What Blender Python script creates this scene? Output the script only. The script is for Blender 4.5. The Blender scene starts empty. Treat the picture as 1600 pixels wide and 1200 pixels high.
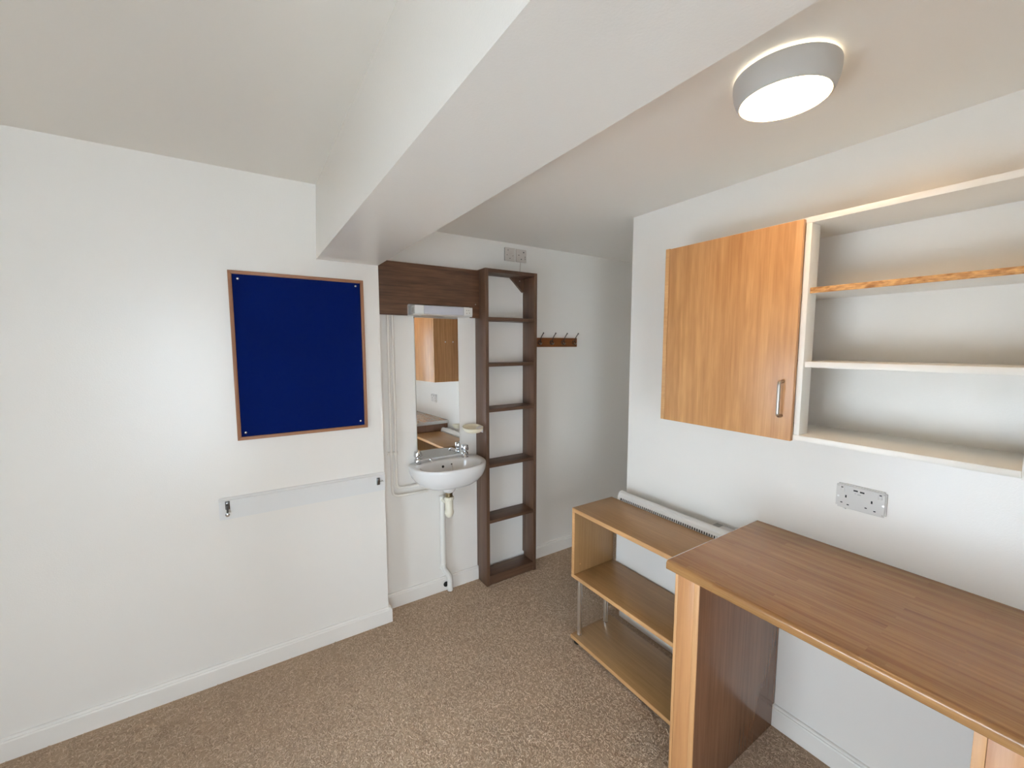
import bpy, bmesh, math, random
import numpy as np
from mathutils import Vector, Matrix
random.seed(7); rng = np.random.default_rng(7)
S = bpy.context.scene
COL = S.collection
PI = math.pi

# ------------------------------------------------------------------ camera
CAM_H = 1.6071; F_PX = 645.07; YAW = 0.5728; PITCH = 0.0929; ROLL = -0.001
cam = bpy.data.cameras.new('camera'); cam.sensor_width = 36.0; cam.lens = F_PX / 1600 * 36.0
cam.clip_start = 0.02
camo = bpy.data.objects.new('camera', cam); COL.objects.link(camo)
fw = Vector((math.sin(YAW) * math.cos(PITCH), math.cos(YAW) * math.cos(PITCH), -math.sin(PITCH)))
rt = Vector((math.cos(YAW), -math.sin(YAW), 0)); up = rt.cross(fw)
r2 = rt * math.cos(ROLL) + up * math.sin(ROLL); u2 = up * math.cos(ROLL) - rt * math.sin(ROLL)
m = Matrix((r2, u2, -fw)).transposed().to_4x4(); m.translation = (0, 0, CAM_H)
camo.matrix_world = m
S.camera = camo

# ------------------------------------------------------------------ world, daylight, exposure
W = bpy.data.worlds.new('overcast_sky'); S.world = W; W.use_nodes = True
bg = W.node_tree.nodes['Background']; bg.inputs[0].default_value = (0.74, 0.88, 1.0, 1); bg.inputs[1].default_value = 12.6
# daylight enters by low glazing added left of the camera for its light and a window behind it (both out of the frame)
LOW_GLAZING = dict(x=-1.04, a0=0.05, a1=1.28, z0=0.04, z1=1.20)
WIN = dict(y=-1.6, a0=-1.02, a1=-0.10, z0=0.10, z1=2.14)
def portal(loc, rot, w, h):
    pl = bpy.data.lights.new('daylight_portal', 'AREA'); pl.shape = 'RECTANGLE'; pl.size = w; pl.size_y = h; pl.cycles.is_portal = True
    o = bpy.data.objects.new('daylight_portal', pl); COL.objects.link(o); o.location = loc; o.rotation_euler = rot
portal((LOW_GLAZING['x'] - .20, (LOW_GLAZING['a0'] + LOW_GLAZING['a1']) / 2, (LOW_GLAZING['z0'] + LOW_GLAZING['z1']) / 2), (PI / 2, 0, -PI / 2), LOW_GLAZING['a1'] - LOW_GLAZING['a0'], LOW_GLAZING['z1'] - LOW_GLAZING['z0'])
portal(((WIN['a0'] + WIN['a1']) / 2, WIN['y'] - .20, (WIN['z0'] + WIN['z1']) / 2), (PI / 2, 0, 0), WIN['a1'] - WIN['a0'], WIN['z1'] - WIN['z0'])
# the sun is added so the paving bounces light indoors; no ray enters directly
sl = bpy.data.lights.new('bounce_sun', 'SUN'); sl.energy = 50.0; sl.angle = 0.01; sl.color = (0.92, 0.97, 1.0)
so = bpy.data.objects.new('bounce_sun', sl); COL.objects.link(so); so.rotation_euler = Vector((-0.42, -0.42, -0.80)).to_track_quat('-Z', 'Y').to_euler(); so.location = (6, 6, 9)
LAMP_STRENGTH = 30.0
vs = S.view_settings; vs.view_transform = 'Standard'; vs.look = 'None'; vs.gamma = 1; vs.use_curve_mapping = False
vs.exposure = 0.10
S.cycles.diffuse_bounces = 8; S.cycles.max_bounces = 14

# ------------------------------------------------------------------ materials
def lin(r, g, b):
    f = lambda c: (c / 255 / 12.92) if c <= 10 else ((c / 255 + 0.055) / 1.055) ** 2.4
    return (f(r), f(g), f(b), 1)

def new_mat(name):
    mt = bpy.data.materials.new(name); mt.use_nodes = True
    nt = mt.node_tree; return mt, nt, nt.nodes['Principled BSDF']

def plain(name, rgb, rough=0.5, metal=0.0, bump=0.0, bscale=200, spec=0.5, coat=0.0, var=0.0, emit=None, estr=0):
    mt, nt, b = new_mat(name)
    b.inputs['Base Color'].default_value = rgb; b.inputs['Roughness'].default_value = rough
    b.inputs['Metallic'].default_value = metal; b.inputs['Specular IOR Level'].default_value = spec
    b.inputs['Coat Weight'].default_value = coat; b.inputs['Coat Roughness'].default_value = 0.1
    if emit: b.inputs['Emission Color'].default_value = emit; b.inputs['Emission Strength'].default_value = estr
    if bump or var:
        tc = nt.nodes.new('ShaderNodeTexCoord')
    if bump:
        n = nt.nodes.new('ShaderNodeTexNoise'); n.inputs['Scale'].default_value = bscale; n.inputs['Detail'].default_value = 3
        bp = nt.nodes.new('ShaderNodeBump'); bp.inputs['Strength'].default_value = bump; bp.inputs['Distance'].default_value = 0.002
        nt.links.new(tc.outputs['Object'], n.inputs['Vector']); nt.links.new(n.outputs[0], bp.inputs['Height'])
        nt.links.new(bp.outputs[0], b.inputs['Normal'])
    if var:
        n = nt.nodes.new('ShaderNodeTexNoise'); n.inputs['Scale'].default_value = 2.5; n.inputs['Detail'].default_value = 4
        r = nt.nodes.new('ShaderNodeValToRGB')
        r.color_ramp.elements[0].position = 0.3; r.color_ramp.elements[1].position = 0.7
        r.color_ramp.elements[0].color = [c * (1 - var) for c in rgb[:3]] + [1]
        r.color_ramp.elements[1].color = [min(1, c * (1 + var)) for c in rgb[:3]] + [1]
        nt.links.new(tc.outputs['Object'], n.inputs['Vector']); nt.links.new(n.outputs[0], r.inputs[0])
        nt.links.new(r.outputs[0], b.inputs['Base Color'])
    return mt

def wood(name, light, dark, axis='z', fine=70, broad=7, rough=0.4, stave=None, contrast=1.0, coat=0.0, ring=0.0, short=False):
    """Grain runs along `axis` of the object's own space; optional stave = (width, length) strip pattern."""
    mt, nt, b = new_mat(name); N = nt.nodes; L = nt.links
    tc = N.new('ShaderNodeTexCoord'); oi = N.new('ShaderNodeObjectInfo')
    off = N.new('ShaderNodeVectorMath'); off.operation = 'SCALE'; off.inputs[0].default_value = (3.7, 5.1, 4.3)
    L.new(oi.outputs['Random'], off.inputs['Scale'])
    add = N.new('ShaderNodeVectorMath'); add.operation = 'ADD'
    L.new(tc.outputs['Object'], add.inputs[0]); L.new(off.outputs[0], add.inputs[1])
    vec = add.outputs[0]
    k = 'xyz'.index(axis)
    stave_val = None
    if stave:
        # brick texture in the plane (grain axis, other axis)
        sx = N.new('ShaderNodeSeparateXYZ'); L.new(tc.outputs['Object'], sx.inputs[0])
        cx = N.new('ShaderNodeCombineXYZ')
        other = 0 if k != 0 else 1
        L.new(sx.outputs[k], cx.inputs[0]); L.new(sx.outputs[other], cx.inputs[1])
        br = N.new('ShaderNodeTexBrick'); br.inputs['Scale'].default_value = 1.0
        br.inputs['Brick Width'].default_value = stave[1]; br.inputs['Row Height'].default_value = stave[0]
        br.inputs['Mortar Size'].default_value = 0.0; br.inputs['Color1'].default_value = (0, 0, 0, 1); br.inputs['Color2'].default_value = (1, 1, 1, 1)
        br.offset = 0.37; br.offset_frequency = 3; br.squash = 1.4; br.squash_frequency = 4
        L.new(cx.outputs[0], br.inputs['Vector'])
        stave_val = br.outputs['Color']
        sh = N.new('ShaderNodeVectorMath'); sh.operation = 'SCALE'; sh.inputs['Scale'].default_value = 2.3
        L.new(stave_val, sh.inputs[0])
        ad2 = N.new('ShaderNodeVectorMath'); ad2.operation = 'ADD'; L.new(vec, ad2.inputs[0]); L.new(sh.outputs[0], ad2.inputs[1]); vec = ad2.outputs[0]
    def noise(across, along, detail, dist=0.0):
        mp = N.new('ShaderNodeMapping'); s = [across] * 3; s[k] = along; mp.inputs['Scale'].default_value = s
        L.new(vec, mp.inputs['Vector'])
        n = N.new('ShaderNodeTexNoise'); n.inputs['Scale'].default_value = 1; n.inputs['Detail'].default_value = detail
        n.inputs['Distortion'].default_value = dist
        L.new(mp.outputs[0], n.inputs['Vector']); return n.outputs[0]
    a = noise(fine, fine * (0.3 if short else 0.03), 5, 0.3); c = noise(broad, broad * (0.5 if short else 0.09), 3, 0.6); d = noise(fine * 3.2, fine * 0.12, 2)
    def mix(f0, f1, w):
        mx = N.new('ShaderNodeMix'); mx.data_type = 'FLOAT'; mx.inputs[0].default_value = w
        L.new(f0, mx.inputs[2]); L.new(f1, mx.inputs[3]); return mx.outputs[0]
    v = mix(mix(a, c, 0.45), d, 0.22)
    if ring:
        wv = N.new('ShaderNodeTexWave'); wv.wave_type = 'BANDS'; wv.bands_direction = 'XYZ'[(k + 1) % 3]
        mp = N.new('ShaderNodeMapping'); s = [1.0] * 3; s[k] = 0.18; mp.inputs['Scale'].default_value = s
        L.new(vec, mp.inputs['Vector']); L.new(mp.outputs[0], wv.inputs['Vector'])
        wv.inputs['Scale'].default_value = 11; wv.inputs['Distortion'].default_value = 7; wv.inputs['Detail'].default_value = 3; wv.inputs['Detail Scale'].default_value = 2
        v = mix(v, wv.outputs['Fac'], ring)
    if stave_val is not None:
        v = mix(v, stave_val, 0.07)
    r = N.new('ShaderNodeValToRGB'); e = r.color_ramp.elements
    h = 0.17 / contrast
    e[0].position = 0.5 - h; e[1].position = 0.5 + h; e[0].color = dark; e[1].color = light
    L.new(v, r.inputs[0]); L.new(r.outputs[0], b.inputs['Base Color'])
    b.inputs['Roughness'].default_value = rough; b.inputs['Coat Weight'].default_value = coat; b.inputs['Coat Roughness'].default_value = 0.15
    bp = N.new('ShaderNodeBump'); bp.inputs['Strength'].default_value = 0.08; bp.inputs['Distance'].default_value = 0.001
    L.new(a, bp.inputs['Height']); L.new(bp.outputs[0], b.inputs['Normal'])
    return mt

M = {}
M['wall'] = plain('white_wall_paint', lin(241, 237, 231), 0.27, bump=0.14, bscale=230, spec=0.5)
M['ceiling'] = plain('white_ceiling_paint', lin(243, 239, 232), 0.6, bump=0.06, bscale=170, spec=0.3)
M['gloss'] = plain('white_gloss_trim', lin(240, 236, 230), 0.3)
M['carpet'] = plain('brown_carpet_backing', lin(190, 167, 143), 0.95, bump=0.6, bscale=320, var=0.10, spec=0.1)
M['oakdoor'] = wood('warm_oak_door_veneer', lin(212, 160, 106), lin(174, 121, 73), 'z', fine=70, broad=7, rough=0.36, ring=0.10)
M['oakedge'] = wood('pale_oak_lipping', lin(214, 166, 116), lin(190, 138, 90), 'z', fine=90, rough=0.4)
M['oakleg'] = wood('oak_leg_panel', lin(206, 154, 104), lin(178, 122, 78), 'z', fine=80, rough=0.33)
M['oakinner'] = wood('brown_leg_side_veneer', lin(150, 108, 80), lin(122, 84, 60), 'z', fine=80, broad=8, rough=0.24)
M['worktop'] = wood('oak_stave_worktop', lin(184, 138, 87), lin(130, 89, 49), 'y', fine=85, broad=22, rough=0.27, stave=(0.024, 0.37), coat=0.25)
M['oakunit'] = wood('oak_laminate', lin(176, 138, 92), lin(148, 112, 69), 'y', fine=110, broad=12, rough=0.35)
M['oakunitz'] = wood('oak_laminate_upright', lin(172, 134, 90), lin(146, 108, 68), 'z', fine=110, broad=12, rough=0.35)
M['oaklip'] = wood('oak_front_lipping', lin(212, 166, 114), lin(190, 142, 94), 'y', fine=100, rough=0.4)
M['chip'] = wood('raw_oak_shelf_edge', lin(222, 172, 112), lin(150, 98, 50), 'y', fine=160, broad=90, rough=0.7, contrast=1.6, short=True)
M['walnut'] = wood('dark_walnut_laminate', lin(116, 86, 66), lin(76, 53, 39), 'z', fine=80, broad=12, rough=0.45)
M['walnuth'] = wood('dark_walnut_laminate_lengthways', lin(118, 82, 58), lin(70, 45, 31), 'x', fine=95, broad=26, rough=0.45, contrast=1.1, ring=0.12)
M['walnutl'] = wood('dark_walnut_shelf', lin(110, 80, 60), lin(72, 50, 37), 'x', fine=80, broad=12, rough=0.45)
M['hookwood'] = wood('orange_brown_rail_wood', lin(140, 82, 34), lin(104, 56, 20), 'x', fine=80, rough=0.4)
M['frame'] = wood('teak_frame_wood', lin(170, 120, 84), lin(134, 88, 58), 'x', fine=120, rough=0.5)
M['framez'] = wood('teak_frame_wood_upright', lin(170, 120, 84), lin(134, 88, 58), 'z', fine=120, rough=0.5)
M['blue'] = plain('navy_blue_felt', lin(10, 30, 92), 0.95, bump=0.35, bscale=600, spec=0.05, var=0.08)
M['melamine'] = plain('white_melamine', lin(234, 231, 224), 0.35)
M['ceramic'] = plain('white_vitreous_china', lin(232, 231, 230), 0.08, coat=0.3)
M['chrome'] = plain('polished_chrome', (0.72, 0.73, 0.75, 1), 0.08, metal=1)
M['satin'] = plain('satin_chrome_post', (0.82, 0.81, 0.79, 1), 0.3, metal=1)
M['steel'] = plain('brushed_steel', (0.46, 0.43, 0.39, 1), 0.28, metal=1)
M['darksteel'] = plain('dark_nickel', (0.20, 0.20, 0.20, 1), 0.25, metal=1)
M['plastic'] = plain('white_plastic', lin(232, 231, 228), 0.35)
M['cream'] = plain('cream_plastic', lin(232, 224, 200), 0.35)
M['greyplate'] = plain('pale_grey_socket_plastic', lin(208, 204, 199), 0.35)
M['agedplate'] = plain('aged_socket_plastic', lin(206, 196, 187), 0.4)
M['diffuser'] = plain('grey_light_diffuser', lin(196, 196, 204), 0.3)
M['alu'] = plain('satin_aluminium', (0.80, 0.79, 0.77, 1), 0.3, metal=0.85)
M['black'] = plain('black_hole', lin(14, 13, 12), 0.6)
M['grey'] = plain('grey_plastic', lin(150, 148, 142), 0.45)
M['brass'] = plain('aged_brass', (0.28, 0.22, 0.13, 1), 0.35, metal=1)
M['pipe'] = plain('painted_pipe', lin(236, 230, 221), 0.3)
M['rail'] = plain('shaded_rail_white', lin(229, 228, 226), 0.3)  # white greyed evenly in place of the rail's missing shading
M['waste'] = plain('white_waste_plastic', lin(234, 232, 226), 0.35)
M['trap'] = plain('ivory_trap_plastic', lin(232, 226, 208), 0.35)
M['lampbody'] = plain('white_lamp_body', lin(205, 202, 197), 0.45)
M['lampglow'] = plain('lit_lamp_diffuser', (1, 1, 1, 1), 0.5, emit=(1.0, 0.66, 0.36, 1), estr=LAMP_STRENGTH)
M['lampring'] = plain('lit_lamp_ring', (1, 1, 1, 1), 0.5, emit=(1.0, 0.86, 0.62, 1), estr=1.2)
M['mirror'] = plain('mirror_silver', (0.90, 0.91, 0.91, 1), 0.0, metal=1)
M['paving'] = plain('outdoor_paving', lin(190, 194, 198), 0.9, var=0.1)

# window glass: clear with a surface reflection
mt, nt, b = new_mat('window_glass'); nt.nodes.remove(b)
tr = nt.nodes.new('ShaderNodeBsdfTransparent'); gl = nt.nodes.new('ShaderNodeBsdfGlossy'); gl.inputs['Roughness'].default_value = 0.02
fr = nt.nodes.new('ShaderNodeFresnel'); fr.inputs[0].default_value = 1.45; mx = nt.nodes.new('ShaderNodeMixShader')
nt.links.new(fr.outputs[0], mx.inputs[0]); nt.links.new(tr.outputs[0], mx.inputs[1]); nt.links.new(gl.outputs[0], mx.inputs[2])
nt.links.new(mx.outputs[0], nt.nodes['Material Output'].inputs[0]); M['glass'] = mt

# carpet fibres: colour per strand
mt, nt, b = new_mat('carpet_fibre')
at = nt.nodes.new('ShaderNodeAttribute'); at.attribute_name = 'tone'
rp = nt.nodes.new('ShaderNodeValToRGB'); e = rp.color_ramp.elements
e[0].position = 0.0; e[0].color = lin(150, 126, 104); e[1].position = 1.0; e[1].color = lin(240, 221, 200)
e2 = e.new(0.5); e2.color = lin(205, 182, 158)
nt.links.new(at.outputs['Fac'], rp.inputs[0]); nt.links.new(rp.outputs[0], b.inputs['Base Color'])
b.inputs['Roughness'].default_value = 0.9; b.inputs['Specular IOR Level'].default_value = 0.1
M['fibre'] = mt

# ------------------------------------------------------------------ mesh helpers
def thing(name, label, cat, loc=(0, 0, 0), group=None):
    o = bpy.data.objects.new(name, None); COL.objects.link(o); o.location = loc
    o.empty_display_size = 0.05
    o['label'] = label; o['category'] = cat
    if group: o['group'] = group
    return o

def world_loc(o):
    v = Vector((0, 0, 0))
    while o: v += o.location; o = o.parent
    return v

def finish(name, bm, mat, parent=None, smooth=False, origin=None):
    """bm holds world coordinates; the object's origin goes to the bounding-box centre (or `origin`)."""
    bmesh.ops.recalc_face_normals(bm, faces=bm.faces)
    vs_ = [v.co for v in bm.verts]
    if origin is None:
        lo = Vector([min(v[i] for v in vs_) for i in range(3)]); hi = Vector([max(v[i] for v in vs_) for i in range(3)])
        origin = (lo + hi) / 2
    origin = Vector(origin)
    bmesh.ops.translate(bm, verts=bm.verts, vec=-origin)
    me = bpy.data.meshes.new(name); bm.to_mesh(me); bm.free()
    if smooth:
        for p in me.polygons: p.use_smooth = True
        if smooth != 'all':
            me.set_sharp_from_angle(angle=math.radians(40))
    me.materials.append(M[mat])
    o = bpy.data.objects.new(name, me); COL.objects.link(o)
    if parent:
        o.parent = parent; o.location = origin - world_loc(parent)
    else:
        o.location = origin
    return o

def add_box(bm, x0, x1, y0, y1, z0, z1, bev=0.0, seg=2):
    x0, x1 = min(x0, x1), max(x0, x1); y0, y1 = min(y0, y1), max(y0, y1); z0, z1 = min(z0, z1), max(z0, z1)
    r = bmesh.ops.create_cube(bm, size=1)
    for v in r['verts']:
        v.co = Vector(((x0 + x1) / 2 + v.co.x * (x1 - x0), (y0 + y1) / 2 + v.co.y * (y1 - y0), (z0 + z1) / 2 + v.co.z * (z1 - z0)))
    if bev:
        es = list({e for v in r['verts'] for e in v.link_edges})
        bmesh.ops.bevel(bm, geom=es, offset=bev, segments=seg, profile=0.5, affect='EDGES', clamp_overlap=True)

def box(name, x0, x1, y0, y1, z0, z1, mat, parent=None, bev=0.0015, seg=2):
    bm = bmesh.new(); add_box(bm, x0, x1, y0, y1, z0, z1, bev, seg)
    return finish(name, bm, mat, parent, smooth=bool(bev))

def frame_of(d):
    d = Vector(d).normalized(); a = Vector((0, 0, 1)) if abs(d.z) < 0.95 else Vector((1, 0, 0))
    u = d.cross(a).normalized(); return u, d.cross(u).normalized(), d

def add_lathe(bm, base, axis, prof, seg=24):
    u, v, d = frame_of(axis); base = Vector(base); rings = []
    for r, h in prof:
        c = base + d * h
        if r < 1e-6: rings.append([bm.verts.new(c)])
        else: rings.append([bm.verts.new(c + (u * math.cos(t) + v * math.sin(t)) * r) for t in [2 * PI * i / seg for i in range(seg)]])
    for a, b_ in zip(rings, rings[1:]):
        for i in range(seg):
            j = (i + 1) % seg
            if len(a) == 1 and len(b_) == 1: continue
            if len(a) == 1: bm.faces.new((a[0], b_[i], b_[j]))
            elif len(b_) == 1: bm.faces.new((a[i], a[j], b_[0]))
            else: bm.faces.new((a[i], a[j], b_[j], b_[i]))
    for rg in (rings[0], rings[-1]):
        if len(rg) > 1: bm.faces.new(rg)

def lathe(name, base, axis, prof, mat, parent=None, seg=24, smooth=True):
    bm = bmesh.new(); add_lathe(bm, base, axis, prof, seg); return finish(name, bm, mat, parent, smooth)

def add_tube(bm, pts, rad, seg=10):
    pts = [Vector(p) for p in pts]; n = len(pts)
    rads = rad if isinstance(rad, (list, tuple)) else [rad] * n
    u = None; rings = []
    for i, p in enumerate(pts):
        d = (pts[min(i + 1, n - 1)] - pts[max(i - 1, 0)]).normalized()
        if u is None: u = frame_of(d)[0]
        u = (u - d * u.dot(d)).normalized(); v = d.cross(u)
        rings.append([bm.verts.new(p + (u * math.cos(t) + v * math.sin(t)) * rads[i]) for t in [2 * PI * k / seg for k in range(seg)]])
    for a, b_ in zip(rings, rings[1:]):
        for i in range(seg):
            j = (i + 1) % seg; bm.faces.new((a[i], a[j], b_[j], b_[i]))
    bm.faces.new(rings[0]); bm.faces.new(rings[-1])

def tube(name, pts, rad, mat, parent=None, seg=10):
    bm = bmesh.new(); add_tube(bm, pts, rad, seg); return finish(name, bm, mat, parent, True)

def round_path(pts, r, n=6):
    pts = [Vector(p) for p in pts]; out = [pts[0]]
    for a, p, c in zip(pts, pts[1:], pts[2:]):
        d1 = (a - p).normalized(); d2 = (c - p).normalized(); q = min(r, (a - p).length * 0.49, (c - p).length * 0.49)
        s, e_ = p + d1 * q, p + d2 * q
        for i in range(n + 1):
            t = i / n; out.append(s * (1 - t) ** 2 + p * 2 * t * (1 - t) + e_ * t ** 2)
    out.append(pts[-1]); return out

def prism(name, poly, axis, a0, a1, mat, parent=None, bev=0.0, smooth=False):
    """poly: list of 2-D points in the plane of the other two axes (in xyz order), extruded along `axis`."""
    k = 'xyz'.index(axis); o = [i for i in range(3) if i != k]; bm = bmesh.new(); rs = []
    for a in (a0, a1):
        ring = []
        for p in poly:
            c = [0, 0, 0]; c[k] = a; c[o[0]] = p[0]; c[o[1]] = p[1]; ring.append(bm.verts.new(c))
        rs.append(ring)
    n = len(poly)
    for i in range(n):
        j = (i + 1) % n; bm.faces.new((rs[0][i], rs[0][j], rs[1][j], rs[1][i]))
    bm.faces.new(rs[0]); bm.faces.new(rs[1])
    if bev: bmesh.ops.bevel(bm, geom=list(bm.edges), offset=bev, segments=2, profile=0.5, affect='EDGES', clamp_overlap=True)
    return finish(name, bm, mat, parent, smooth)

def struct(o, label=None):
    o['kind'] = 'structure'
    if label: o['label'] = label
    return o

# ------------------------------------------------------------------ room constants (metres; camera stands at x=y=0)
YB = 2.3105     # wall carrying the blue board
YS = 2.4289     # recessed wall behind the basin
XR = 1.8167     # wall carrying the desk and cabinet
YC = 1.5927     # where that wall ends at the lobby
ZL, ZR = 2.40, 2.2998   # ceilings either side of the beam
ZBEAM = 2.0385
XB0T, XB0, XB1 = 0.3405, 0.3236, 0.6287   # beam: left face top / bottom, right face
XW, YBK, XE = LOW_GLAZING['x'], WIN['y'], 3.1            # window wall, back wall, lobby end

# ---- structure
struct(box('floor', XW - .15, XE + .1, YBK - .1, YS + .1, -0.12, 0.0, 'carpet', bev=0), 'brown speckled carpet floor')
FLOOR = bpy.data.objects['floor']
struct(box('ceiling', XW - .15, 0.36, YBK - .1, YB + .15, ZL, ZL + .12, 'ceiling', bev=0), 'white ceiling left of the beam')
struct(box('ceiling', XB1 - .02, XE + .1, YBK - .1, YS + .1, ZR, ZR + .22, 'ceiling', bev=0), 'lower white ceiling around the round lamp')
bmp = prism('ceiling_beam', [(XB0, ZBEAM), (XB1, ZBEAM), (XB1, ZL + .12), (XB0T, ZL + .12)], 'y', YBK, YS + .05, 'wall')
struct(bmp, 'white boxed beam crossing the ceiling to the wall')
struct(box('wall_front', XW - .15, XB1, YB, YS + .12, -0.1, ZBEAM, 'wall', bev=0), 'white wall carrying the blue notice board')
struct(box('wall_front_upper', XW - .15, XB0 + .05, YB, YS + .12, ZBEAM, ZL + .1, 'wall', bev=0))
struct(box('wall_alcove', XB1, XE + .1, YS, YS + .12, -0.1, ZR + .1, 'wall', bev=0), 'recessed white wall behind the basin')
struct(box('wall_right', XR, XE, YBK - .1, YC, -0.1, ZR + .1, 'wall', bev=0), 'white wall carrying the cabinet and desk')
struct(box('wall_lobby', XE, XE + .1, YC - .1, YS + .1, -0.1, ZR + .1, 'wall', bev=0))
def holed_wall(name, axis, base, thick, lo, hi, O, label):
    bm = bmesh.new()
    for (a, b_, c, d) in [(lo, O['a0'], -.1, ZL + .1), (O['a1'], hi, -.1, ZL + .1), (O['a0'], O['a1'], -.1, O['z0']), (O['a0'], O['a1'], O['z1'], ZL + .1)]:
        if axis == 'y': add_box(bm, base - thick, base, a, b_, c, d)
        else: add_box(bm, a, b_, base - thick, base, c, d)
    struct(finish(name, bm, 'wall'), label)
holed_wall('wall_left', 'y', XW, .20, YBK - .2, YS + .1, LOW_GLAZING, 'white wall with the low glazed opening')
holed_wall('wall_back', 'x', YBK, .20, XW, XR + .1, WIN, 'white wall with the window')
# window and low glazing (out of the frame, sources of the daylight)
def glazing(name, axis, base, O, label, n):
    g = bpy.data.objects.new(name, None); COL.objects.link(g); c = (O['a0'] + O['a1']) / 2
    g.location = (base, c, O['z0']) if axis == 'y' else (c, base, O['z0']); struct(g, label)
    def bar(nm, a, b_, z0, z1, mat='gloss', d0=.12, d1=.06):
        if axis == 'y': return box(nm, base - d0, base - d1, a, b_, z0, z1, mat, g, 0.002 if mat == 'gloss' else 0)
        return box(nm, a, b_, base - d0, base - d1, z0, z1, mat, g, 0.002 if mat == 'gloss' else 0)
    t = .045; a0, a1, z0, z1 = O['a0'], O['a1'], O['z0'], O['z1']
    bar('frame_rail', a0, a1, z0, z0 + t); bar('frame_rail', a0, a1, z1 - t, z1)
    bar('frame_stile', a0, a0 + t, z0 + t, z1 - t); bar('frame_stile', a1 - t, a1, z0 + t, z1 - t)
    w = (a1 - a0 - 2 * t) / n
    for k in range(n):
        p0, p1 = a0 + t + k * w, a0 + t + (k + 1) * w
        if k: bar('mullion', p0 - .025, p0 + .025, z0 + t, z1 - t)
        bar('pane', p0 + (.025 if k else 0), p1 - (.025 if k < n - 1 else 0), z0 + t, z1 - t, 'glass', .093, .087)
    return bar
glazing('low_glazing_1', 'y', XW, LOW_GLAZING, 'low glazed opening out of view, added for its daylight', 2)
bar = glazing('window_1', 'x', YBK, WIN, 'white framed window out of view', 2)
bar('window_sill', WIN['a0'] - .04, WIN['a1'] + .04, WIN['z0'] - .025, WIN['z0'], 'gloss', .06, -.05)
gp = box('ground', -16, 12, -16, 16, -0.5, -0.35, 'paving', bev=0); struct(gp, 'pale paving outside the window')

# ---- skirting boards (a moulded top edge: flat face, small step, rounded lip)
def skirt_prof(n):  # (distance from wall, z)
    return [(0, 0), (n, 0), (n, 0.076), (n - 0.003, 0.081), (n - 0.007, 0.082), (n - 0.008, 0.087), (n - 0.011, 0.091), (0, 0.092)]
def skirting(name, axis, wall, sgn, a0, a1):
    if axis == 'x': poly = [(wall - sgn * d, z) for d, z in skirt_prof(.018)]     # wall plane y = wall
    else: poly = [(wall - sgn * d, z) for d, z in skirt_prof(.018)]
    return struct(prism(name, poly, axis, a0, a1, 'gloss'))
skirting('baseboard_front', 'x', YB, 1, XW, XB1 - .0002)
skirting('baseboard_front_return', 'y', XB1, -1, YB - .018, YS)
skirting('baseboard_alcove', 'x', YS, 1, XB1 + .018, 1.279)
skirting('baseboard_lobby', 'x', YS, 1, 1.68, XE)
skirting('baseboard_right', 'y', XR, 1, YBK, YC)
skirting('baseboard_right_return', 'x', YC, -1, XR - .018, XE)

# ------------------------------------------------------------------ carpet pile
def carpet_pile():
    n = 150000
    x = rng.uniform(-1.05, 2.9, n * 2); y = rng.uniform(0.45, 2.40, n * 2)
    keep = ~((x < XB1 + .03) & (y > YB - .03)) & ~((x > XR - .03) & (y < YC + .03)) & ~((x > 1.85) & (rng.random(n * 2) > .5))
    x = x[keep][:n]; y = y[keep][:n]; n = len(x)
    K = 5
    th = rng.uniform(0, 2 * np.pi, n); k0 = rng.normal(0, 110, n); k1 = rng.normal(0, 110, n)
    Lg = rng.uniform(.008, .024, n); w = rng.uniform(.0008, .0016, n); hh = rng.uniform(.0015, .0042, n)
    P = np.zeros((n, K, 2, 3)); px, py = x.copy(), y.copy(); st = Lg / (K - 1)
    for i in range(K):
        f = i / (K - 1)
        nx, ny = -np.sin(th), np.cos(th); ww = w * (0.35 + 0.65 * np.sin(np.pi * min(max(f, .08), .92)))
        z = 0.0006 + hh * np.sin(np.pi * f) ** .7
        P[:, i, 0] = np.stack([px + nx * ww, py + ny * ww, z - .0006], -1)
        P[:, i, 1] = np.stack([px - nx * ww, py - ny * ww, z], -1)
        th = th + (k0 * (1 - f) + k1 * f) * st
        px = px + np.cos(th) * st; py = py + np.sin(th) * st
    P = P.reshape(-1, 3)
    base = (np.arange(n) * K * 2)[:, None, None]
    i = (np.arange(K - 1) * 2)[None, :, None]
    q = base + i + np.array([0, 1, 3, 2])[None, None, :]
    q = q.reshape(-1, 4)
    me = bpy.data.meshes.new('carpet_pile')
    me.vertices.add(len(P)); me.vertices.foreach_set('co', P.ravel().astype(np.float32))
    me.loops.add(q.size); me.loops.foreach_set('vertex_index', q.ravel().astype(np.int32))
    me.polygons.add(len(q)); me.polygons.foreach_set('loop_start', (np.arange(len(q)) * 4).astype(np.int32))
    me.update(calc_edges=True)
    a = me.attributes.new('tone', 'FLOAT', 'POINT')
    tone = np.clip(rng.normal(.5, .17, n), 0, 1)
    a.data.foreach_set('value', np.repeat(tone, K * 2).astype(np.float32))
    me.materials.append(M['fibre'])
    o = bpy.data.objects.new('carpet_pile', me); COL.objects.link(o)
    o.parent = FLOOR; o.location = -FLOOR.location
    o['kind'] = 'stuff'; o['label'] = 'curly brown and beige carpet fibres'
carpet_pile()

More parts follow.
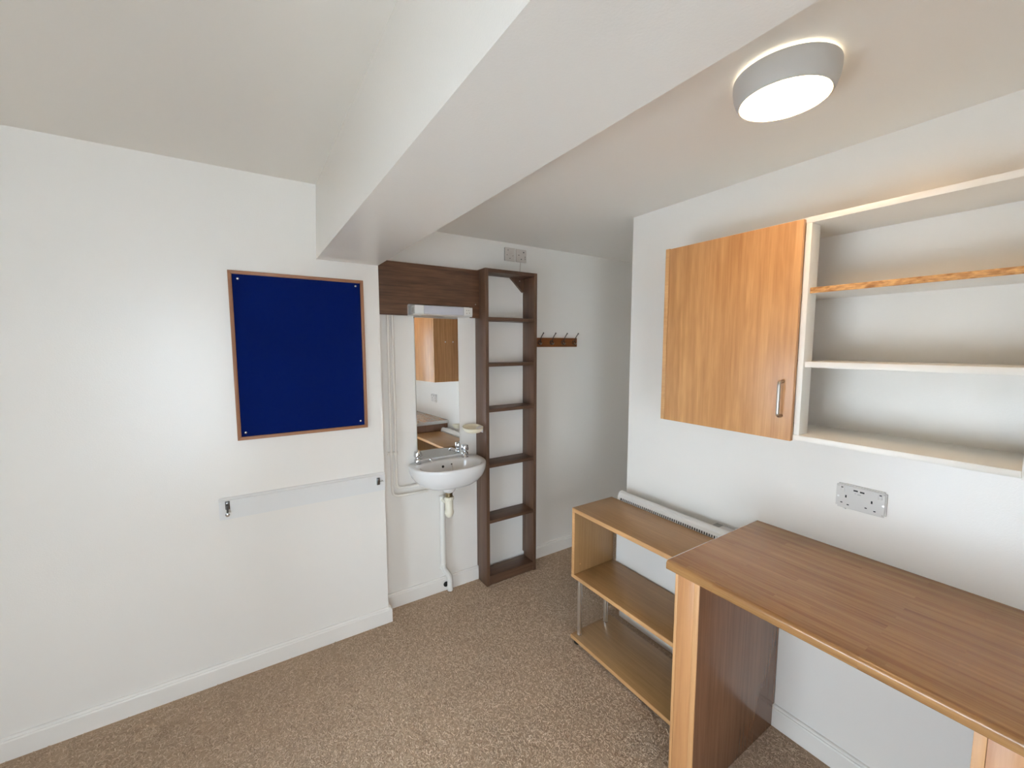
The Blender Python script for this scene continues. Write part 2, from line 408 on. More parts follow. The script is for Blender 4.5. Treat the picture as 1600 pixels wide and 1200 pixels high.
# ------------------------------------------------------------------ blue notice board
def notice_board():
    x0, x1, z0, z1 = -0.0492, 0.5431, 1.1637, 1.9490
    t = thing('notice_board', 'navy blue felt notice board in a thin wooden frame on the wall', 'notice board', ((x0 + x1) / 2, YB, z0))
    f = 0.0155; d = 0.02
    box('backing_panel', x0 + f, x1 - f, YB - .0105, YB - .0005, z0 + f, z1 - f, 'blue', t, 0)
    yb, yf = YB - d, YB - .0003
    def rail(poly, m): prism('frame_rail', poly, 'y', yb, yf, m, t, bev=0.0012, smooth=True)
    rail([(x0, z1), (x1, z1), (x1 - f, z1 - f), (x0 + f, z1 - f)], 'frame'); rail([(x0, z0), (x0 + f, z0 + f), (x1 - f, z0 + f), (x1, z0)], 'frame')
    rail([(x0, z0), (x0, z1), (x0 + f, z1 - f), (x0 + f, z0 + f)], 'framez'); rail([(x1, z0), (x1 - f, z0 + f), (x1 - f, z1 - f), (x1, z1)], 'framez')
    for sx, sz in ((-.0115, 1.9135), (.5058, 1.9182), (-.0162, 1.1979), (.5076, 1.2016)):
        s = lathe('screw', (sx, YB - .0105, sz), (0, -1, 0), [(.0062, 0), (.0062, .001), (.0050, .0026), (.0022, .0034), (0, .0036)], 'chrome', t, 16)
        box('screw_slot', sx - .0022, sx + .0022, YB - .0145, YB - .0138, sz - .0005, sz + .0005, 'darksteel', s, 0)
notice_board()

# ------------------------------------------------------------------ white coat rail with two hooks
def white_rail():
    x0, x1, z0, z1 = -0.1385, 0.6270, 0.7967, 0.8973
    t = thing('coat_rail', 'long white painted rail with two dark metal hooks below the notice board', 'coat rail', ((x0 + x1) / 2, YB, z0))
    d = 0.018
    prof = [(YB - .0003, z0), (YB - d, z0), (YB - d, z1 - .012), (YB - d + .004, z1 - .009), (YB - d + .006, z1 - .009), (YB - d + .009, z1 - .003), (YB - .006, z1), (YB - .0003, z1)]
    prism('board', prof, 'x', x0, x1, 'rail', t)
    yf = YB - d
    def hook(hx, hz, dirx, drop, knob):
        h = box('hook', hx - .009, hx + .009, yf - .006, yf, hz - .019, hz + .021, 'darksteel', t, 0.003, 3)
        box('hook_cap', hx - .0075, hx + .0075, yf - .0115, yf - .006, hz + .004, hz + .018, 'darksteel', h, 0.0025, 3)
        pts = round_path([(hx, yf - .006, hz + .004), (hx + dirx * .3, yf - .020, hz - .004), (hx + dirx, yf - .040, hz + drop)], .01)
        tube('arm', pts, [.0045] * (len(pts) - 1) + [.004], 'darksteel', h, 10)
        lathe('knob', Vector((hx + dirx, yf - .040, hz + drop)) - Vector((0, -1, 0)) * .002, (0, -1, 0), [(.004, 0), (.0085, .002), (.0095, .006), (.0085, .010), (.005, .0115), (0, .012)], 'chrome' if knob else 'darksteel', h, 20)
    hook(-.1050, .864, 0.0, -.030, True)
    # the far hook's arm is bent towards the alcove, with a loose cord end
    hx, hz = .5885, .853
    h = box('hook', hx - .009, hx + .009, yf - .006, yf, hz - .020, hz + .021, 'darksteel', t, 0.003, 3)
    box('hook_cap', hx - .0075, hx + .0075, yf - .0115, yf - .006, hz - .016, hz + .017, 'darksteel', h, 0.0035, 3)
    tube('arm', round_path([(hx + .004, yf - .006, hz), (hx + .018, yf - .010, hz), (hx + .022, yf - .012, hz + .006)], .006), .0022, 'steel', h, 8)
    tube('wire_end', round_path([(hx + .018, yf - .010, hz), (hx + .024, yf - .006, hz - .004), (hx + .032, yf - .003, hz - .004)], .006), .0012, 'steel', h, 6)
white_rail()

# ------------------------------------------------------------------ alcove: pelmet board, shaver light, mirror
FY = 2.37
def pelmet():
    t = thing('pelmet_board', 'dark walnut pelmet board fixed across the alcove above the mirror', 'board', (0.95, FY, 1.7825))
    x0, x1, z0, z1 = XB1 + .001, 1.2775, 1.7825, 2.0834
    nx0, nx1, nz, r = 0.806, 1.218, 1.850, 0.014
    poly = [(x0, z0), (nx0, z0)]
    poly += [(nx0, nz - r)] + [(nx0 + r - r * math.cos(a), nz - r + r * math.sin(a)) for a in [PI / 2 * i / 5 for i in range(1, 6)]]
    poly += [(nx1, nz), (nx1, z0), (x1, z0), (x1, z1), (x0, z1)]
    prism('panel', poly, 'y', FY, FY + .018, 'walnuth', t)
    box('batten', .66, .80, FY + .018, YS - .0005, 1.95, 2.02, 'walnuth', t)
    box('batten', 1.20, 1.27, FY + .018, YS - .0005, 1.95, 2.02, 'walnuth', t)
    lathe('screw_cap', (1.252, FY, 1.868), (0, -1, 0), [(.004, 0), (.0035, .001), (0, .0015)], 'steel', t, 12)
pelmet()

def shaver_light():
    x0, x1, z0, z1 = 0.832, 1.204, 1.784, 1.842; yf = 2.318
    t = thing('shaver_light', 'narrow white shaver light with grey diffuser above the mirror', 'light', ((x0 + x1) / 2, YS, z0))
    box('body', x0, x1, yf + .012, YS - .0005, z0 + .006, z1, 'plastic', t, 0.003)
    box('end_panel', x0, x0 + .057, yf, yf + .012, z0 + .007, z1 - .001, 'plastic', t, 0.003)
    box('diffuser', x0 + .0575, x1 - .0605, yf + .0005, yf + .012, z0 + .007, z1 - .001, 'diffuser', t, 0.003)
    s = box('shaver_socket', x1 - .060, x1, yf, yf + .012, z0 + .007, z1 - .001, 'plastic', t, 0.003)
    xs = x1 - .031
    box('socket_face', xs - .019, xs + .019, yf - .0012, yf, z0 + .014, z1 - .009, 'melamine', s, 0.0006)
    for dx, dz in ((-.010, .010), (.004, .010), (-.010, -.008), (.008, -.006)):
        box('pin_hole', xs + dx - .002, xs + dx + .002, yf - .0018, yf - .0008, (z0 + z1) / 2 + dz - .003, (z0 + z1) / 2 + dz + .003, 'grey', s, 0)
    box('tray', x0 - .012, x1 - .004, yf - .003, YS - .0005, z0, z0 + .006, 'alu', t, 0.0015)
    for k in range(3): box('vent_slot', x0 - .0006, x0 + .001, yf + .02 + k * .012, yf + .024 + k * .012, z0 + .018, z1 - .012, 'grey', t, 0)
shaver_light()

def mirror():
    t = thing('mirror', 'tall frameless rectangular mirror above the basin', 'mirror', (1.0075, YS, 0.90))
    t.rotation_euler = (-0.010, 0, 0.015)
    x0, x1, z0, z1 = .861, 1.1545, .902, 1.783
    bm = bmesh.new(); add_box(bm, x0, x1, YS - .0135, YS - .0085, z0, z1)
    fs = [e for e in bm.edges if all(abs(v.co.y - (YS - .0135)) < 1e-6 for v in e.verts)]
    bmesh.ops.bevel(bm, geom=fs, offset=.003, segments=1, affect='EDGES')
    finish('glass', bm, 'mirror', t)
mirror()

# ------------------------------------------------------------------ basin with taps
BX, BY = 1.026, 2.33
def basin():
    t = thing('wash_basin', 'small white wall hung ceramic wash basin under the mirror', 'basin', (BX, YS, .73))
    Nn = 72
    def outer(s, z, yoff=0.0):
        out = []
        for i in range(Nn):
            a = 2 * PI * i / Nn; c, sn = math.cos(a), math.sin(a)
            if sn >= 0:
                ex = 0.42; r = 0.0983
                x = .2365 * math.copysign(abs(c) ** ex, c) * s; y = r * sn ** ex
                y = min(BY + y, YS - .0004)
                if s < .98: y = BY + (y - BY) * 1.0
            else:
                x = .2365 * math.copysign(abs(c) ** .80, c) * s; y = BY - .202 * abs(sn) ** .86 * s + yoff
            out.append(Vector((BX + x, y, z)))
        return out
    def bowl(s, z, cy=2.262):
        out = []
        for i in range(Nn):
            a = 2 * PI * i / Nn; c, sn = math.cos(a), math.sin(a)
            b_ = .098 if sn >= 0 else .117
            out.append(Vector((BX - .006 + .190 * s * math.copysign(abs(c) ** .85, c), cy + b_ * s * math.copysign(abs(sn) ** .9, sn), z)))
        return out
    rings = [outer(.30, .746, .02), outer(.52, .748, .01), outer(.70, .760), outer(.83, .782), outer(.925, .811), outer(.978, .842), outer(.998, .868), outer(1.0, .879), outer(.992, .886), outer(.975, .889)]
    rings += [bowl(1.05, .889), bowl(1.02, .887), bowl(1.0, .882), bowl(.975, .868), bowl(.93, .84), bowl(.84, .805), bowl(.68, .780), bowl(.42, .768), bowl(.13, .763)]
    bm = bmesh.new(); R = [[bm.verts.new(p) for p in rg] for rg in rings]
    for a, b_ in zip(R, R[1:]):
        for i in range(Nn):
            j = (i + 1) % Nn; bm.faces.new((a[i], a[j], b_[j], b_[i]))
    bm.faces.new(R[0]); bm.faces.new(R[-1])
    finish('bowl', bm, 'ceramic', t, 'all')
    lathe('waste_boss', (1.018, 2.30, .740), (0, 0, -1), [(.046, -.008), (.045, .004), (.041, .018), (.034, .030), (.024, .036), (0, .036)], 'ceramic', t, 28)
    lathe('drain', (BX - .006, 2.262, .7632), (0, 0, 1), [(.022, 0), (.021, .0015), (.014, .0016), (.012, .0006), (0, .0005)], 'chrome', t, 24)
    ov = Vector((1.004, 2.3515, .853)); lathe('overflow_hole', ov + Vector((0, .004, .0)), (0, -1, .35), [(.0078, 0), (.0078, .004), (.006, .0048), (0, .004)], 'black', t, 18)
    lathe('bowl_stud', (1.060, 2.3495, .862), (0, -1, .35), [(.005, 0), (.005, .003), (0, .004)], 'darksteel', t, 12)
    tube('bowl_strand', round_path([(1.060, 2.345, .862), (1.061, 2.338, .848), (1.062, 2.336, .828)], .006), .0018, 'steel', t, 6)  # thin steel strand hanging below a small stud inside the bowl
    def tap(px, py, ang, ln):
        body = lathe('tap', (px, py, .888), (0, 0, 1), [(.024, 0), (.024, .004), (.020, .007), (.0215, .016), (.0215, .028), (.018, .034), (.013, .038), (.0125, .041)], 'chrome', t, 24)
        lathe('tap_head', (px, py, .9285), (0, 0, 1), [(.0125, 0), (.0225, .006), (.0245, .016), (.0225, .026), (.0225, .034), (.0185, .041), (.010, .044), (0, .0445)], 'chrome', body, 24)
        d = Vector((math.cos(ang), math.sin(ang), 0)); b0 = Vector((px, py, .908))
        pts = round_path([b0, b0 + d * .03 + Vector((0, 0, .002)), b0 + d * (ln - .008) + Vector((0, 0, .012)), b0 + d * ln + Vector((0, 0, -.004))], .012)
        n = len(pts); tube('spout', pts, [.0125 - .0045 * i / (n - 1) for i in range(n)], 'chrome', body, 14)
    tap(.850, 2.378, math.radians(-32), .085)
    tap(1.1655, 2.372, math.radians(-116), .075)
basin()

def trap():
    t = thing('waste_trap', 'ivory plastic bottle trap and white waste pipe dropping to the floor', 'waste pipe', (1.02, 2.36, 0))
    cx, cy = 1.018, 2.30
    lathe('brass_tail', (cx, cy, .708), (0, 0, -1), [(.023, 0), (.0235, .008), (.0215, .010), (.0215, .034)], 'brass', t, 24)
    lathe('union_nut', (cx, cy, .676), (0, 0, -1), [(.026, 0), (.030, .003), (.030, .018), (.027, .021)], 'trap', t, 12, smooth=False)
    lathe('bottle', (cx, cy, .656), (0, 0, -1), [(.024, 0), (.0245, .010), (.0250, .070), (.028, .074), (.0285, .084), (.026, .092), (.020, .106), (.010, .114), (0, .116)], 'trap', t, 28)
    tube('outlet', [(cx, cy + .01, .632), (cx, cy + .05, .632), (1.014, 2.392, .632)], .017, 'trap', t, 16)
    px, py = 1.012, 2.392
    tube('down_pipe', round_path([(px, py, .650), (px, py, .165), (px + .040, py - .012, .108), (px + .040, py - .012, .012)], .022), .0185, 'waste', t, 18)
    lathe('elbow_socket', (px - .001, py, .195), (0, 0, -1), [(.0195, 0), (.0225, .002), (.0225, .022), (.0195, .024)], 'waste', t, 20)
    lathe('floor_hole', (px + .022, py + .016, .045), (0, -1, 0), [(.017, 0), (.017, .004), (0, .004)], 'black', t, 18)
trap()

# supply pipes
def pipes():
    y = YS - .030; r = .0078
    a = tube('supply_pipe', round_path([(.6975, y, 1.79), (.6975, y, .7055), (.93, y, .7035), (.955, y, .735)], .045, 8), r, 'pipe', None, 14)
    a['label'] = 'white painted supply pipe nearest the wall corner, running lower'; a['category'] = 'pipe'
    b_ = tube('supply_pipe', round_path([(.7245, y, 1.79), (.7245, y, .7535), (.858, y, .7515), (.858, y, .768)], .040, 8), r, 'pipe', None, 14)
    b_['label'] = 'white painted supply pipe nearer the mirror, running higher'; b_['category'] = 'pipe'
    for o in (a, b_): o['group'] = 'supply pipes in the alcove'
    t = thing('pipe_clip', 'white double clip holding both supply pipes to the wall', 'pipe clip', (.708, YS, .955))
    box('saddle', .680, .742, YS - .020, YS - .0005, .958, .976, 'pipe', t, .002)
    for px in (.6975, .7245):
        bm = bmesh.new(); add_lathe(bm, (px, y, .958), (0, 0, 1), [(.0085, 0), (.0115, .001), (.0115, .017), (.0085, .018)], 18); finish('ring', bm, 'pipe', t, True)
pipes()

# ------------------------------------------------------------------ tall walnut shelf rack
RX0, RX1, RY0, RY1, RZ = 1.2785, 1.6795, 2.2895, 2.4085, 2.0890
def rack():
    t = thing('tall_shelf_rack', 'tall narrow open backed dark walnut shelf rack beside the basin', 'shelf', ((RX0 + RX1) / 2, (RY0 + RY1) / 2, 0))
    w = .0235; yb = YS - .0015
    # sides are notched over the skirting board
    for x in (RX0, RX1 - w):
        prism('side_panel', [(RY0, 0.001), (YS - .020, 0.001), (YS - .020, .095), (yb, .095), (yb, RZ), (RY0, RZ)], 'x', x, x + w, 'walnut', t, bev=.001, smooth=True)
    a, b_ = RX0 + w, RX1 - w
    box('top_panel', a, b_, RY0, yb, RZ - .022, RZ - .0005, 'walnutl', t, .001)
    for z in (1.787, 1.4935, 1.198, .831, .454): box('shelf', a, b_, RY0 + .001, yb, z - .021, z, 'walnutl', t, .001)
    box('shelf', a, b_, RY0 + .001, YS - .020, .0695 - .021, .0695, 'walnutl', t, .001)
    box('plinth', a, b_, RY0 + .008, RY0 + .026, .001, .048, 'walnutl', t, .001)
    g = prism('corner_gusset', [(b_ - .112, RZ - .0225), (b_, RZ - .0225), (b_, RZ - .115), (b_ - .012, RZ - .115)], 'y', yb - .018, yb, 'walnut', t)
    lathe('screw', (b_ - .038, yb - .018, RZ - .040), (0, -1, 0), [(.004, 0), (.0035, .0012), (0, .0018)], 'alu', g, 12)
rack()

def soap_dish():
    t = thing('soap_dish', 'cream plastic soap dish fixed to the side of the walnut rack', 'soap dish', (RX0, 2.36, 1.04))
    cx, cy, z = 1.211, 2.346, 1.082; Nn = 40
    def ring(s, zz, dx=0):
        return [Vector((cx + dx + .066 * s * math.copysign(abs(math.cos(a)) ** .9, math.cos(a)), cy + .058 * s * math.copysign(abs(math.sin(a)) ** .75, math.sin(a)), zz + .009 * s * math.sin(a))) for a in [2 * PI * i / Nn for i in range(Nn)]]
    rg = [ring(.55, z - .028), ring(.8, z - .024), ring(.95, z - .010), ring(1, z + .002), ring(.985, z + .004), ring(.92, z + .003), ring(.86, z - .006), ring(.66, z - .015), ring(.2, z - .0155)]
    bm = bmesh.new(); R = [[bm.verts.new(p) for p in q] for q in rg]
    for a, b_ in zip(R, R[1:]):
        for i in range(Nn):
            j = (i + 1) % Nn; bm.faces.new((a[i], a[j], b_[j], b_[i]))
    bm.faces.new(R[0]); bm.faces.new(R[-1]); finish('dish', bm, 'cream', t, True)
    prism('bracket', [(RX0 - .0003, z + .004), (RX0 - .030, z - .004), (RX0 - .040, z - .013), (RX0 - .012, z - .036), (RX0 - .004, z - .040), (RX0 - .0003, z - .040)], 'y', cy - .017, cy + .017, 'plastic', t, bev=.002, smooth=True)
    for k in range(3): box('soap_rib', cx - .035, cx + .035, cy - .016 + k * .014, cy - .012 + k * .014, z - .0155, z - .0128, 'cream', t, .0008)
soap_dish()

# ------------------------------------------------------------------ brown coat rack with four hooks
def coat_rack():
    x0, x1, z0, z1 = 1.690, 2.1500, 1.5965, 1.6630; d = .018
    t = thing('coat_rack', 'short orange brown wooden coat rack with four wire hooks past the walnut rack', 'coat rack', ((x0 + x1) / 2, YS, z0))
    box('board', x0, x1, YS - d, YS - .0003, z0, z1, 'hookwood', t, .002)
    yf = YS - d
    for hx in (1.7900, 1.9010, 2.0105, 2.1180):
        zc = 1.629
        h = lathe('hook', (hx, yf + .0002, zc), (0, -1, 0), [(.017, 0), (.017, .003), (.014, .004), (.0135, .001), (0, .001)], 'darksteel', t, 24)
        lathe('boss', (hx, yf - .001, zc), (0, -1, 0), [(.009, 0), (.008, .005), (0, .0065)], 'hookwood', h, 16)
        pts = round_path([(hx, yf - .006, zc + .002), (hx, yf - .014, zc + .016), (hx, yf - .020, zc + .036), (hx + .002, yf - .044, zc + .064)], .014)
        tube('prong', pts, .0030, 'darksteel', h, 8)
        lathe('tip', (hx + .002, yf - .043, zc + .062), (0, -.6, .8), [(.0028, 0), (.0048, .003), (.0052, .007), (.003, .010), (0, .011)], 'darksteel', h, 12)
        pts = round_path([(hx, yf - .006, zc - .002), (hx, yf - .020, zc - .016), (hx, yf - .030, zc - .004)], .010)
        tube('lower_prong', pts, .0028, 'steel', h, 8)
coat_rack()

# ------------------------------------------------------------------ sockets by the ceiling
def high_sockets():
    y = YS
    z0 = 2.177
    t = thing('wall_socket', 'raised pale fused plate, left of the pair near the ceiling', 'socket', (1.545, y, z0), 'plates above the walnut rack')
    box('back_box', 1.504, 1.586, y - .008, y - .0003, z0 + .002, z0 + .088, 'grey', t, .001)
    box('plate', 1.5025, 1.5840, y - .014, y - .008, z0, z0 + .090, 'agedplate', t, .003)
    for dx, dz, w, h in ((-.018, .072, .005, .005), (-.026, .040, .004, .006), (.020, .038, .004, .005), (-.003, .019, .009, .0035)):
        box('mark', 1.545 + dx - w / 2, 1.545 + dx + w / 2, y - .0146, y - .0138, z0 + dz - h / 2, z0 + dz + h / 2, 'black', t, 0)
    lathe('indicator', (1.547, y - .014, z0 + .050), (0, -1, 0), [(.008, 0), (.0075, .0015), (.006, .001), (0, .001)], 'agedplate', t, 20)
    t = thing('wall_socket', 'flush pale switched plate with a cable, right of the pair near the ceiling', 'socket', (1.638, y, z0), 'plates above the walnut rack')
    box('plate', 1.5945, 1.6815, y - .010, y - .0003, z0 + .002, z0 + .090, 'agedplate', t, .004)
    box('switch', 1.6635, 1.6735, y - .0125, y - .010, z0 + .022, z0 + .046, 'agedplate', t, .001)
    box('fuse_cover', 1.614, 1.648, y - .0115, y - .010, z0 + .012, z0 + .040, 'agedplate', t, .0008)
    for dx, dz, w, h in ((-.022, .048, .005, .005), (-.002, .022, .007, .006), (.018, .070, .008, .006), (.030, .040, .004, .004), (.030, .026, .004, .004)):
        box('mark', 1.638 + dx - w / 2, 1.638 + dx + w / 2, y - .0132, y - .0098, z0 + dz - h / 2, z0 + dz + h / 2, 'black', t, 0)
    c = tube('cable', round_path([(1.634, y - .006, 2.180), (1.630, y - .006, 2.13), (1.622, y - .010, 2.10), (1.620, y - .012, 2.0905)], .02), .0028, 'agedplate', None, 8)
    c['label'] = 'thin pale cable from the right ceiling plate down to the walnut rack'; c['category'] = 'cable'
high_sockets()

# ------------------------------------------------------------------ ceiling lamp
def lamp():
    cx, cy = 1.189, 0.5622
    t = thing('ceiling_lamp', 'round white ceiling lamp with a lit flat diffuser', 'lamp', (cx, cy, ZR))
    lathe('backplate', (cx, cy, ZR - .0003), (0, 0, -1), [(.100, 0), (.100, .0012)], 'lampbody', t, 64)
    lathe('glow_ring', (cx, cy, ZR - .0015), (0, 0, -1), [(.1110, 0), (.1130, .002), (.1130, .005), (.1100, .0075)], 'lampring', t, 96)
    bm = bmesh.new()
    prof = [(.110, .0095), (.1165, .0100), (.1172, .0125), (.1170, .026), (.1145, .044), (.1085, .062), (.1030, .0705), (.1005, .0715), (.0995, .0710), (.0990, .066)]
    add_lathe(bm, (cx, cy, ZR), (0, 0, -1), prof, 96)
    finish('housing', bm, 'lampbody', t, True)
    lathe('diffuser', (cx, cy, ZR - .066), (0, 0, -1), [(.0988, 0), (.0988, .0045), (.096, .0062), (0, .0075)], 'lampglow', t, 96)
lamp()

# ------------------------------------------------------------------ wall cabinet
def wall_cabinet():
    CX = 1.5588; z0, z1 = 1.2855, 2.0200; xb = XR - .0005; th = .018
    t = thing('wall_cabinet', 'white wall cabinet with open shelves and one oak door above the desk', 'cabinet', (1.69, .66, z0))
    ep = box('end_panel', 1.5425, xb, 1.1500, 1.1690, 1.2826, 2.0165, 'oakdoor', t, .001)
    box('lipping', 1.5400, 1.5424, 1.1505, 1.1685, 1.2830, 2.0160, 'oaklip', ep, .0006)
    for cxp in (1.660, 1.741): lathe('screw_cap', (cxp, 1.169, 1.667), (0, 1, 0), [(.007, 0), (.0065, .0015), (0, .002)], 'plastic', ep, 16)
    box('top_panel', CX, xb, .1315, 1.149, z1 - th, z1, 'melamine', t, .0008)
    box('bottom_panel', CX, xb, .1505, 1.149, z0, z0 + th, 'melamine', t, .0008)
    box('upright', CX - .003, xb, .1310, .1500, z0 - .002, z1 - th - .0005, 'melamine', t, .0008)
    box('stile', CX, CX + .062, .6290, .6455, z0 + th + .0003, z1 - th - .0003, 'melamine', t, .0008)
    sh = box('shelf', CX + .017, xb, .1505, 1.149, 1.7770, 1.7955, 'melamine', t, .0006)
    box('wood_edge', CX + .0145, CX + .017, .1505, .6500, 1.7770, 1.7955, 'chip', sh, .0004)
    box('shelf', CX + .012, xb, .1505, 1.149, 1.5335, 1.5525, 'melamine', t, .0008)
    d = box('door', 1.5408, CX - .0008, .6465, 1.1490, 1.2826, 2.0139, 'oakdoor', t, .001)
    hy = .6790
    tube('handle', round_path([(1.5408, hy, 1.3655), (1.513, hy, 1.3655), (1.513, hy, 1.4845), (1.5408, hy, 1.4845)], .014, 8), .0052, 'steel', d, 14)
wall_cabinet()

# ------------------------------------------------------------------ double socket above the desk
def double_socket():
    y0, y1, z0, z1 = .4530, .5960, 1.0165, 1.1055; x = XR
    t = thing('double_socket', 'pale grey double wall socket with two USB ports above the worktop', 'socket', (x, (y0 + y1) / 2, z0))
    bm = bmesh.new(); add_box(bm, x - .011, x - .0003, y0, y1, z0, z1)
    bmesh.ops.bevel(bm, geom=[e for e in bm.edges if abs(e.verts[0].co.x - e.verts[1].co.x) > .005], offset=.006, segments=4, affect='EDGES')
    bmesh.ops.bevel(bm, geom=[e for e in bm.edges if all(v.co.x < x - .01 for v in e.verts)], offset=.004, segments=3, affect='EDGES')
    finish('plate', bm, 'greyplate', t, True)
    w = y1 - y0; h = z1 - z0; xf = x - .011
    def mark(n, fy, fz, wy, wz, mat='black', dep=.0006, par=t, b_=0):   # fy: fraction from the left edge as one faces the wall
        yy = y1 - fy * w; zz = z0 + fz * h
        return box(n, xf - dep, xf + .0008, yy - wy / 2, yy + wy / 2, zz - wz / 2, zz + wz / 2, mat, par, b_)
    for fy in (.055, .945):
        lathe('screw', (xf + .0004, y1 - fy * w, z0 + .46 * h), (-1, 0, 0), [(.0036, 0), (.0032, .001), (0, .0012)], 'alu', t, 14)
    for fe, fl, fn, fr_ in ((.215, .130, .265, .16), (.730, .625, .795, .88)):
        mark('pin_hole', fe, .505, .0045, .0095); mark('pin_hole', fl, .225, .0062, .0036); mark('pin_hole', fn, .175, .0062, .0036)
        s = mark('switch', fr_ - .02 if fr_ < .5 else fr_, .80, .011, .020, 'greyplate', .0016, t, .0008)
        mark('switch_mark', (fr_ - .03) if fr_ < .5 else fr_ + .01, .86, .006, .0036, 'black', .0020, s)
    mark('usb_port', .405, .815, .0125, .0052); mark('usb_port', .535, .80, .0125, .0052)
    mark('usb_mark', .40, .705, .003, .0018, 'grey'); mark('usb_mark', .48, .685, .010, .0020, 'grey')
    box('cable_stub', x - .009, x - .0005, y1 - .19 * w - .004, y1 - .19 * w + .004, z0 - .005, z0, 'plastic', t, .001)
double_socket()

# ------------------------------------------------------------------ worktop desk
DX0, DX1, DY1, DZ0, DZ1 = 1.2028, XR - .0006, 0.8690, 0.8256, 0.8576
DYE = -0.95
def desk():
    t = thing('desk', 'long oak stave worktop on wide oak leg panels along the right wall', 'desk', (1.5, .0, 0))
    R = .011; pr = [(DX1, DZ0), (DX0 + .006, DZ0)]
    pr += [(DX0 + .006 - .006 * math.sin(a), DZ0 + .006 - .006 * math.cos(a)) for a in [PI / 2 * i / 5 for i in range(1, 6)]]
    pr += [(DX0 + R - R * math.cos(a), DZ1 - R + R * math.sin(a)) for a in [PI / 2 * i / 8 for i in range(0, 9)]]
    pr += [(DX1, DZ1)]
    wt = prism('worktop', pr, 'y', DYE, DY1, 'worktop', t, smooth=True)
    cx_, cz_ = (DX0 + DX1) / 2, (DZ0 + DZ1) / 2
    es = prism('edge_strip', [((p[0] - cx_) * .9995 + cx_, (p[1] - cz_) * .99 + cz_ + .0003) for p in pr], 'y', DY1 + .0001, DY1 + .0022, 'alu', t, smooth=False)
    es['label'] = 'thin pale metal end strip'
    def leg(ya, yb, flip):
        lp = box('leg_panel', 1.2330, XR - .020, ya + .001, yb - .0005, .0008, DZ0 - .0005, 'oakinner', t, .001)
        n_, w_ = (.0188, .0110)
        lo, hi = (n_, w_) if not flip else (w_, n_)
        box('front_lipping', 1.2285, 1.2329, yb - hi, yb, .0008, DZ0 - .0006, 'oakedge', lp, .0008)
        box('front_facing', 1.2295, 1.2329, ya + lo + .0006, yb - hi - .0006, .0008, DZ0 - .0006, 'oakleg', lp, .0006)
        box('front_lipping', 1.2285, 1.2329, ya, ya + lo, .0008, DZ0 - .0006, 'oakedge', lp, .0008)
        box('scribe_block', XR - .0199, XR - .0006, ya + .002, yb - .0015, .0935, DZ0 - .0006, 'oakinner', lp, .0006)
    leg(.7572, .8485, False)
    leg(.0499, .1412, True)
    leg(-.930, -.8387, True)
desk()

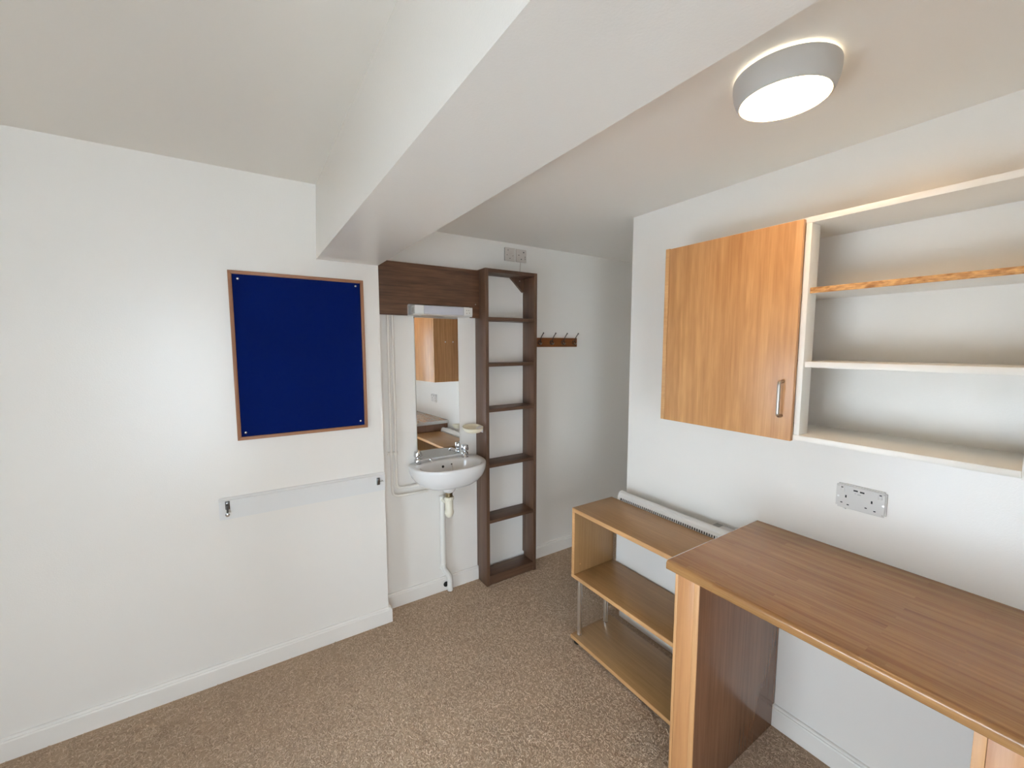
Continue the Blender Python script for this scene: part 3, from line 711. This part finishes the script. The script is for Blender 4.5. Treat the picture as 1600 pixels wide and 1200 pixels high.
# ------------------------------------------------------------------ low open shelf unit on posts
def shelf_unit():
    X0, X1, Y0, Y1 = 1.4110, 1.7030, .8760, 1.6015
    t = thing('low_shelf_unit', 'low oak open shelf unit on chrome posts between desk and lobby', 'shelf unit', ((X0 + X1) / 2, (Y0 + Y1) / 2, 0))
    zt, zb = .7545, .3730
    lip = .0022
    def board(n, y0, y1, za, zb_, mat, x1=X1):
        b_ = box(n, X0 + lip + .0001, x1, y0, y1, za, zb_, mat, t, .0006)
        box('lipping', X0, X0 + lip, y0, y1, za, zb_, 'oaklip', b_, .0006)
        return b_
    board('top_panel', Y0, Y1, zt - .021, zt, 'oakunit')
    board('middle_shelf', Y0, Y1, zb, zb + .020, 'oakunit')
    s = board('side_panel', Y1 - .0195, Y1, zb + .0203, zt - .0213, 'oakunitz')
    board('side_panel', Y0, Y0 + .0195, zb + .0203, zt - .0213, 'oakunitz')
    lathe('dowel_cap', (1.455, Y1 - .0195, .440), (0, -1, 0), [(.0045, 0), (.004, .001), (0, .0013)], 'oaklip', s, 14)
    base = board('base_shelf', Y0, Y1 + .0005, .0255, .0450, 'oakunit', X1 + .008)
    for px in (1.448, 1.645):
        for py in (1.5735, .905):
            p = lathe('post', (px, py, .0452), (0, 0, 1), [(.0125, 0), (.0125, zb - .0456)], 'satin', t, 24)
            lathe('collar', (px, py, .0453), (0, 0, 1), [(.0135, 0), (.0135, .003), (.0126, .004)], 'chrome', p, 24)
            lathe('foot', (px - .012 if px < 1.5 else px, py, .0008), (0, 0, 1), [(.016, 0), (.019, .004), (.019, .018), (.012, .0245)], 'black', t, 18)
shelf_unit()

# ------------------------------------------------------------------ panel heater behind the shelf unit
def heater():
    t = thing('panel_heater', 'slim white panel heater on the wall behind the low shelf unit', 'heater', (1.73, 1.2, .2))
    ya, yb = .90, 1.555; x0, x1 = 1.7125, 1.7600; z0, z1 = .22, .7925
    prof = [(x1, z0), (x0, z0 + .01), (x0, z1 - .038), (x0 + .002, z1 - .030), (x0 + .006, z1 - .014), (x0 + .012, z1 - .005), (x0 + .022, z1), (x1 - .012, z1), (x1 - .004, z1 - .004), (x1, z1 - .012)]
    prism('casing', prof, 'y', ya, yb, 'plastic', t, smooth=False)
    # louvre slots along the front of the top: dark recess with white teeth
    box('grille_recess', x0 - .0006, x0 + .001, ya + .01, yb - .012, z1 - .0405, z1 - .0290, 'black', t, 0)
    bm = bmesh.new(); n = 52; pitch = (yb - ya - .03) / n
    for k in range(n):
        yy = ya + .014 + k * pitch; add_box(bm, x0 - .0022, x0 - .0004, yy, yy + pitch * .5, z1 - .041, z1 - .0285)
    g = finish('grille_teeth', bm, 'plastic', t); g['kind'] = 'stuff'
    prism('end_cap', [((p[0] - 1.736) * 1.03 + 1.736, p[1] + (.001 if p[1] > .5 else 0)) for p in prof], 'y', yb, yb + .012, 'plastic', t, bev=.002, smooth=True)
    for yy in (1.0, 1.45): box('bracket', x1 + .0002, XR - .0006, yy - .02, yy + .02, .30, .70, 'grey', t, .001)
    # control box on the back edge
    c = box('control_box', x1 + .0005, XR - .004, .885, 1.045, .735, .7830, 'greyplate', t, .004)
    box('control_window', x1 + .004, XR - .012, 1.010, 1.040, .7828, .7842, 'grey', c, .0004)
    box('control_rim', XR - .011, XR - .006, .885, 1.043, .7828, .7890, 'plastic', c, .001)
heater()
